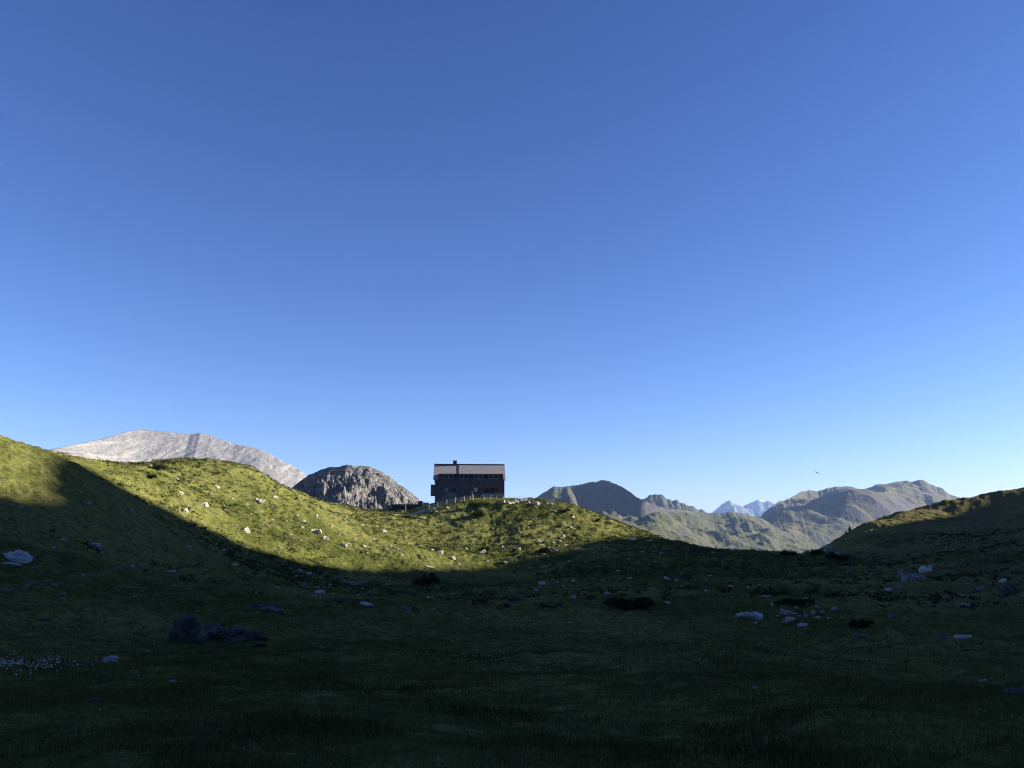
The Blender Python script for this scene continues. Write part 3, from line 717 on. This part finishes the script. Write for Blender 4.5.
# ------------------------------------------------------------------ footpaths
M_PATH = mat_plain('trodden gravel', (.30, .29, .24), .95, (.20, .21, .16), 1.5, .05)
M_TRAIL = mat_plain('faint trodden grass', (.12, .12, .075), .95, (.08, .085, .045), 1.5, .05, 0)
def path(name, pts, w, mat, label):
    p = hit([a[0] for a in pts], [a[1] for a in pts]) if len(pts[0]) == 2 else np.array(pts, float)
    t = np.arange(len(p)); tt = np.linspace(0, len(p) - 1, 24 * len(p)); x = np.interp(tt, t, p[:, 0]); y = np.interp(tt, t, p[:, 1])
    dx = np.gradient(x); dy = np.gradient(y); L_ = np.hypot(dx, dy) + 1e-6; nx, ny = -dy / L_, dx / L_
    o = np.linspace(-1, 1, 7); ww = w * .5 * (1 + .3 * noise(tt * 2.3, tt * 0, 5))
    X = x[:, None] + nx[:, None] * o * ww[:, None]; Y = y[:, None] + ny[:, None] * o * ww[:, None]
    Z = ground_z(X, Y) + .035 * (1 - o ** 4)[None] + .01
    me = np_mesh(name, np.stack([X, Y, Z], -1).reshape(-1, 3), grid_faces(*X.shape), 4)
    tag(link(name, me, mat), label, 'path', kind='structure')
path('footpath', [(2,592),(25,588),(45,581),(70,577),(95,576),(115,572),(128,567),(140,563)], .28, M_TRAIL, 'faint footpath crossing the shaded left slope')
path('hut_path', [(396,515.5),(410,514),(422,511.5),(432,508.5),(440,506.5)], 2.2, M_PATH, 'pale gravel path rising from the saddle to the hut')
path('trail', [(514,546),(524,545.6),(534,545.5),(545,546.5)], .7, M_TRAIL, 'short worn trail across the lit grass below the hut hill')

# ------------------------------------------------------------------ the mountain hut
M_TIMBER = mat_plain('dark weathered timber', (.045, .048, .062), .85, (.075, .075, .09), 1.2, .02)
M_TIMB2 = mat_plain('dark timber cladding', (.030, .030, .036), .85, (.045, .045, .052), 1.5, .02)
M_ROOF = mat_plain('grey wooden shingles', (.26, .255, .255), .8, (.20, .185, .18), 2.5, .03)
M_METAL = mat_plain('dark sheet metal', (.03, .035, .045), .5, None, 2, 0, .5)
M_GLASS = mat_plain('window glass', (.004, .005, .009), .35, (.03, .035, .05), .5, 0, .1)
M_BROWN = mat_plain('reddish brown wood', (.20, .10, .075), .8, (.085, .05, .04), 3)
M_CONC = mat_plain('grey stone base', (.24, .25, .26), .9, (.10, .10, .10), 2, .03)
M_FRAME = mat_plain('grey window frame', (.62, .66, .74), .6)
M_LIGHTW = mat_plain('pale painted panel', (.5, .52, .56), .7)
M_POST = mat_plain('grey fence wood', (.36, .32, .27), .9, (.24, .21, .18), 4)

def shingle_roof_mat():
    t = NT('grey shingle roof'); v = t.co.outputs['Object']
    br = t.n('ShaderNodeTexBrick'); mp = t.n('ShaderNodeMapping'); t.l(v, mp.inputs[0]); t.l(mp.outputs[0], br.inputs[0])
    br.inputs['Scale'].default_value = 1.0; br.inputs['Brick Width'].default_value = .45; br.inputs['Row Height'].default_value = .28
    br.inputs['Mortar Size'].default_value = .02; br.inputs['Color1'].default_value = (.225, .225, .235, 1); br.inputs['Color2'].default_value = (.18, .18, .185, 1)
    br.inputs['Mortar'].default_value = (.12, .11, .11, 1)
    n = t.noise(.8, 5, .6, v)
    return t.done(t.mix(t.map(n, .4, .65, 0, .5), br.outputs[0], (.25, .24, .24)), t.bump(br.outputs[1], -.02, .5), .8)
M_SHING = shingle_roof_mat()
def clad_mat():
    t = NT('vertical board cladding'); v = t.co.outputs['Object']
    wv = t.n('ShaderNodeTexWave'); wv.inputs['Scale'].default_value = 1.6; wv.bands_direction = 'X'; t.l(v, wv.inputs[0])
    n = t.noise(1.1, 5, .65, v)
    c = t.mix(t.map(n, .35, .65), (.048, .051, .060), (.092, .092, .098)); c = t.mix(t.map(wv.outputs['Fac'], .0, .12, .6, 0), c, (.012, .012, .016))
    return t.done(c, t.bump(wv.outputs['Fac'], .02, .5), .85)
M_CLAD = clad_mat()

def hut():
    Y0 = 214.0
    xl = P(434.3, 500, Y0)[0]; xr = P(505, 500, Y0)[0]; Wd = xr - xl; dp = 10.5
    ze = P(470, 478.6, Y0)[2]; zr = P(470, 465.0, Y0 + dp / 2)[2]; zg = P(470, 505, Y0)[2]
    root = empty('mountain_hut', (xl, Y0, zg), math.radians(3.5)); root['label'] = 'long dark timber mountain hut with a grey shingle roof on the sunlit crest'; root['category'] = 'mountain hut'
    k = Wd / 70.7                    # metres per pixel on the facade
    def X(px): return (px - 434.3) * k
    def Z(py): return (505 - py) * k * 1.0
    hE = ze - zg; hR = zr - zg
    def gable(m, x0, x1): m.prism([(0, 0), (dp, 0), (dp, hE), (dp / 2, hR - .25), (0, hE)], 'x', x0, x1)
    m = MB(); m.box(.12, Wd - .12, 0, dp, -3.5, hE - .02)
    wall = m.build('wall', M_CLAD, root)
    m = MB(); m.prism([(.35, hE), (dp - .35, hE), (dp / 2, hR - .35)], 'x', .12, Wd - .12); m.build('gable_wall', M_TIMB2, root)
    # roof: two slopes; the front one is cut by the long window band
    sl = (hR - hE) / (dp / 2)
    def zy(y): return hE + sl * (y + 0.0)
    yb = (Z(473.8) - hE) / sl; yb = max(yb, 1.5)                     # depth at which the band's roof edge sits
    m = MB(); t_ = .16; o = .45
    def slab(x0, x1, ya, yb_):
        m.prism([(ya, zy(ya)), (yb_, zy(yb_)), (yb_, zy(yb_) + t_), (ya, zy(ya) + t_)], 'x', x0, x1)
    slab(-.38, Wd + .15, yb, dp / 2 + .03)
    slab(-.38, X(438.2), -o, yb - .003); slab(X(503.4), Wd + .15, -o, yb - .003)
    yb2 = dp / 2
    m.prism([(yb2 + .034, hR), (dp + o, hE - sl * o), (dp + o, hE - sl * o + t_), (yb2 + .034, hR + t_)], 'x', -.38, Wd + .15)
    roof = m.build('roof', M_SHING, root)
    m = MB(); m.box(-.40, Wd + .17, dp / 2 - .22, dp / 2 + .22, hR + t_ - .06, hR + t_ + .16); m.build('ridge_cap', M_METAL, roof)
    # window band: recessed behind the roof edge
    xa, xb = X(438.2), X(503.4); zt = zy(yb) ; zb = hE - .02
    m = MB(); m.box(xa, xb, .75, .95, zb, zy(.95) if zy(.95) > zb + .9 else zb + 1.3); m.build('band_wall', M_TIMB2, root)
    m = MB(); m.box(xa + .003, xb - .003, -.25, yb + .05, zt - .14, zt - .004); m.build('band_roof', M_METAL, root)
    m = MB(); m.box(xa + .003, xb - .003, -.30, .9, hE - .10, hE + .04); m.build('band_sill', M_METAL, root)
    zt2 = zt - .15; n = 13; wdw = (xb - xa) / n
    for i in range(n):
        x0 = xa + i * wdw + .06; x1 = xa + (i + 1) * wdw - .06
        fr = MB(); z0, z1 = hE + .12, zt2 - .06
        for a, b, c, d in ((x0, x1, z0, z0 + .08), (x0, x1, z1 - .08, z1), (x0, x0 + .07, z0 + .083, z1 - .083), (x1 - .07, x1, z0 + .083, z1 - .083)):
            fr.box(a, b, .50, .62, c, d)
        f = fr.build('window', M_FRAME if i % 3 else M_TIMBER, root)
        MB().box(x0 + .073, x1 - .073, .55, .58, z0 + .083, z1 - .083).build('pane', M_BROWN if i in (0, 12) else M_GLASS, f)
    m = MB()
    for i in range(0, n + 1):
        x = min(max(xa + i * wdw, xa + .08), xb - .08); m.box(x - .05, x + .05, .46, .70, hE + .05, zt2)
    m.box(xa, xb, .47, .74, zt2 - .05, zt2 + .004); m.build('mullions', M_TIMBER, root)
    # chimney on the ridge and dark strip down the front roof slope
    cx = X(454.2)
    m = MB().box(cx - .5, cx + .5, dp / 2 - .5, dp / 2 + .5, hR - .3, hR + 1.05); ch = m.build('chimney', M_METAL, root)
    MB().box(cx - .6, cx + .6, dp / 2 - .6, dp / 2 + .6, hR + 1.053, hR + 1.2).build('chimney_cap', M_METAL, ch)
    lx = X(457.7)
    m = MB(); m.prism([(yb + .03, zy(yb) + t_ + .01), (dp / 2 - .25, zy(dp / 2 - .25) + t_ + .01), (dp / 2 - .25, zy(dp / 2 - .25) + t_ + .10), (yb + .03, zy(yb) + t_ + .10)], 'x', lx - .22, lx + .22)
    m.build('roof_strip', M_METAL, root)
    # thin eaves board along the facade
    MB().box(-.1, Wd + .1, -.14, -.003, hE - .42, hE - .13).build('eaves_board', M_FRAME_D, root)
    # bay on the left gable side
    b = MB(); b.box(-1.05, .117, 1.2, 4.2, Z(495.3), Z(484.3)); bay = b.build('bay', M_TIMBER, root)
    # facade windows
    def window(x0, x1, y0, y1, pane, fm=M_TIMBER):
        a, b_, c, d = X(x0), X(x1), Z(y1), Z(y0); fr = MB()
        for q in ((a, b_, c, c + .1), (a, b_, d - .1, d), (a, a + .1, c + .103, d - .103), (b_ - .1, b_, c + .103, d - .103)):
            fr.box(q[0], q[1], -.09, -.004, q[2], q[3])
        f = fr.build('window', fm, root); MB().box(a + .103, b_ - .103, -.05, -.006, c + .103, d - .103).build('pane', pane, f); return f
    window(451.8, 456.2, 487.8, 492.6, M_GLASS); window(445.0, 447.4, 488.6, 491.2, M_GLASS, M_FRAME)
    f = window(473.9, 477.3, 487.8, 491.3, M_LIGHTW, M_FRAME); f['label'] = 'small pale square window in the middle of the facade'
    # veranda at the right end: lintel, posts, panel coloured dark for the shade in the opening, parapet
    MB().box(X(484.3), X(501.3), -.10, -.005, Z(492.6), Z(487.9)).build('veranda_shade_panel', M_GLASS, root)
    MB().box(X(478.5), X(504.4), -.75, -.003, Z(487.6), Z(486.5)).build('veranda_lintel', M_BROWN, root)
    for px in (484.0, 489.8, 495.6, 501.6): MB().box(X(px) - .11, X(px) + .11, -.72, -.50, Z(493.2), Z(487.62)).build('post', M_BROWN, root)
    MB().box(X(498.6), X(501.0), -.35, -.12, Z(493.2), Z(487.62)).build('shutter', M_BROWN, root)
    MB().box(X(483.4), X(504.0), -.78, -.46, Z(497.5), Z(493.22)).build('parapet', M_CONC, root)
    # door and stone stair block on the left
    dr = MB().box(X(455.9), X(458.7), -.08, -.004, Z(499), Z(491)).build('door', M_TIMBER, root)
    MB().box(X(456.3), X(456.5), -.12, -.085, Z(495.4), Z(494.9)).build('handle', M_FRAME, dr)
    m = MB(); m.prism([(X(441), Z(507)), (X(457), Z(507)), (X(457), Z(493.3)), (X(448.0), Z(493.6)), (X(443), Z(497.5))], 'y', -1.5, -.10); m.build('stair_block', M_CONC2, root)
    MB().box(.2, Wd - .2, -.06, -.003, -3.4, Z(498.5)).build('base_wall', M_CONC2, root)
M_FRAME_D = mat_plain('dull grey board', (.085, .09, .095), .8)
M_CONC2 = mat_plain('dark stone base', (.14, .15, .15), .9, (.09, .10, .10), 2, .03)
hut()

# low shed in the saddle, left of the hut
def shed():
    y = 214.0; x0 = P(392, 510, y)[0]; x1 = P(418.5, 510, y)[0]; zt = P(400, 504.3, y)[2]; zb = zt - 2.6; w_ = x1 - x0
    root = empty('shed', (x0, y, zb)); root['label'] = 'low flat roofed dark shed in the saddle left of the hut'; root['category'] = 'shed'
    MB().box(0, w_, 0, 3.2, -.8, 2.38).build('wall', M_SHED, root)
    MB().box(-.15, w_ + .15, -.25, 3.4, 2.384, 2.60).build('roof', M_METAL2, root)
    MB().box(w_ * .84, w_ * .99, -.06, -.003, .3, 2.2).build('door', M_TIMBER, root)
    s = P(405.8, 504, y - 3)
    zg = float(ground_z(s[0], y - 3)); o = MB().bar((0, 0, -.3), (0, 0, P(405.8, 502.5, y - 3)[2] - zg), .09, 7, .07)
    o = o.build('wooden_pole', M_POST); o.location = (s[0], y - 3, zg); tag(o, 'grey wooden pole standing in front of the low dark shed', 'pole')
M_SHED = mat_plain('dark planks', (.055, .05, .045), .9, (.035, .033, .032), 2)
M_METAL2 = mat_plain('weathered sheet roof', (.09, .085, .08), .7, (.06, .06, .06), 2)
shed()
def stone_wall(name, px0, px1, y, ztop_px, h, label, mat, seed, dz=0):
    """a dry stone wall of fitted blocks, one thing"""
    r = random.Random(seed); a = P(px0, 500, y)[0]; b = P(px1, 500, y)[0]
    bm = bmesh.new(); x = a
    rows = max(1, int(h / .42)); me_all = MB()
    for j in range(rows):
        x = a + r.uniform(-.1, .1)
        while x < b - .05:
            w_ = min(r.uniform(.35, .8), b - x + .1); px = px0 + (x - a) / (b - a + 1e-6) * (px1 - px0)
            zt = P(px, ztop_px, y)[2] if ztop_px else float(ground_z(x, y)) + dz + .12 * r.random()
            z1 = zt - j * .42 + r.uniform(-.05, .03); q = r.uniform(.25, .4)
            me_all.box(x, x + w_ - .03, y - q, y + .3, z1 - .40, z1); x += w_
    bm.free(); o = me_all.build(name, mat, None, .03); tag(o, label, 'wall'); return o
M_WALLP = mat_plain('pale dry stone', (.46, .42, .36), .95, (.30, .24, .21), 3, .05)
stone_wall('stone_wall', 423.3, 428.6, 213.0, 502.4, 1.9, 'short block of pale stone wall beside the left corner of the hut', M_WALLP, 3)
stone_wall('stone_wall', 440.5, 470, 209.0, None, 1.3, 'pale stone edge of the path climbing in front of the hut', M_WALLP, 5, .55)
stone_wall('stone_wall', 507, 552, 205.5, None, .5, 'low pale stone wall of the terrace right of the hut', M_WALLP, 7, .22)
o = MB().box(-.55, .55, -.5, .5, -.6, 1.1).box(-.62, .62, -.57, .57, 1.104, 1.18).build('crate', M_TIMBER); q = P(420.3, 505.6, 212.6); o.location = (q[0], 212.6, q[2])
tag(o, 'dark wooden box between the shed and the pale stone block', 'wooden box')

# timber fences along the path and terrace
def fence(pts, label, step=2.0, ph=1.05, rails=(.95, .5), y=206.6):
    xs = [P(p[0], p[1], y)[0] for p in pts]; zs = [P(p[0], p[1], y)[2] for p in pts]
    root = empty('wooden_fence', (xs[0], y, zs[0] - ph)); root['label'] = label; root['category'] = 'fence'
    n = max(2, int((xs[-1] - xs[0]) / step) + 1); g = random.Random(len(label)); prev = None
    for i in range(n):
        x = xs[0] + (xs[-1] - xs[0]) * i / (n - 1); zt = float(np.interp(x, xs, zs)) + g.uniform(-.08, .1)
        q = MB().bar((x - xs[0], 0, zt - zs[0] - .9), (x - xs[0] + g.uniform(-.05, .05), 0, zt - zs[0] + ph), .10, 6, .09).build('post', M_POST, root)
        c = (x - xs[0], zt - zs[0])
        if prev:
            for rz in rails: MB().bar((prev[0], -.08, prev[1] + ph * rz), (c[0], -.08, c[1] + ph * rz), .045, 5).build('rail', M_POST, root)
        prev = c
fence([(429,504.5),(440,501.2),(455,497.5),(470,495.2),(482,494.8)], 'wooden rail fence rising along the path in front of the hut')
fence([(484,495.2),(495,495.3),(503,496)], 'short wooden fence on the terrace edge above the dark bush', 1.6)
fence([(508,497.4),(530,497.8),(553,499.4)], 'wooden fence on top of the low terrace wall right of the hut', 2.4)
for i, (px, py, y) in enumerate([(530,505.5,203),(472,494,205)]):
    q = P(px, py, y); zg = float(ground_z(q[0], y)); h = max(1.0, P(px, py - 3, y)[2] - zg)
    o = MB().bar((0, 0, -.3), (0, 0, h), .07, 7, .06).box(-.28, .28, -.05, .05, h - .32, h - .1).build('trail_sign', M_POST)
    o.location = (q[0], y, zg); tag(o, ['wooden trail marker post on the slope below the right terrace wall', 'wooden trail marker post in front of the middle of the hut'][i], 'trail marker')

# bird
def bird():
    p = P(817.5, 473, 150.0); bm = bmesh.new()
    prof = [(-.26, .03), (-.18, .055), (-.05, .075), (.08, .065), (.17, .05), (.24, .035), (.29, .008)]
    rings = []
    for y, r in prof:
        rings.append([bm.verts.new((r * math.cos(t), y, r * .8 * math.sin(t))) for t in [2 * math.pi * k / 8 for k in range(8)]])
    for a, b in zip(rings, rings[1:]):
        for k in range(8): bm.faces.new((a[k], a[(k + 1) % 8], b[(k + 1) % 8], b[k]))
    bm.faces.new(rings[0]); bm.faces.new(rings[-1])
    for s in (-1, 1):
        o_ = [(0.04, .14, .02), (.28, .17, .10), (.50, .05, .13), (.62, -.06, .12), (.40, -.06, .11), (.04, -.12, .02)]
        up = [bm.verts.new((s * x, y, z + .012)) for x, y, z in o_]; dn = [bm.verts.new((s * x, y, z - .012)) for x, y, z in o_]
        bm.faces.new(up); bm.faces.new(dn[::-1])
        for k in range(6): bm.faces.new((up[k], up[(k + 1) % 6], dn[(k + 1) % 6], dn[k]))
    t = [(-.03, -.22), (.03, -.22), (.10, -.42), (-.10, -.42)]
    up = [bm.verts.new((x, y, .012)) for x, y in t]; dn = [bm.verts.new((x, y, -.008)) for x, y in t]
    bm.faces.new(up); bm.faces.new(dn[::-1])
    for k in range(4): bm.faces.new((up[k], up[(k + 1) % 4], dn[(k + 1) % 4], dn[k]))
    bmesh.ops.recalc_face_normals(bm, faces=bm.faces)
    me = bpy.data.meshes.new('bird'); bm.to_mesh(me); bm.free(); o = link('bird', me, mat_plain('dark feathers', (.03, .03, .035)))
    o.location = p; o.rotation_euler = (0, math.radians(22), math.radians(-60)); tag(o, 'small dark bird gliding in the sky above the brown mountain', 'bird')
bird()
# ------------------------------------------------------------------ the air
def haze():
    me = MB().box(-21000, 21000, -2500, 21000, -400, 830).build('haze', None)
    m = bpy.data.materials.new('thin mountain haze'); m.use_nodes = True; t = m.node_tree; t.nodes.clear()
    v = t.nodes.new('ShaderNodeVolumePrincipled'); o = t.nodes.new('ShaderNodeOutputMaterial')
    v.inputs['Color'].default_value = (.34, .54, 1, 1); v.inputs['Density'].default_value = 4.4e-5; v.inputs['Anisotropy'].default_value = 0.0
    t.links.new(v.outputs[0], o.inputs['Volume']); me.data.materials.append(m)
    
    tag(me, 'thin blue haze over the distant mountains', 'haze', kind='stuff')
haze()
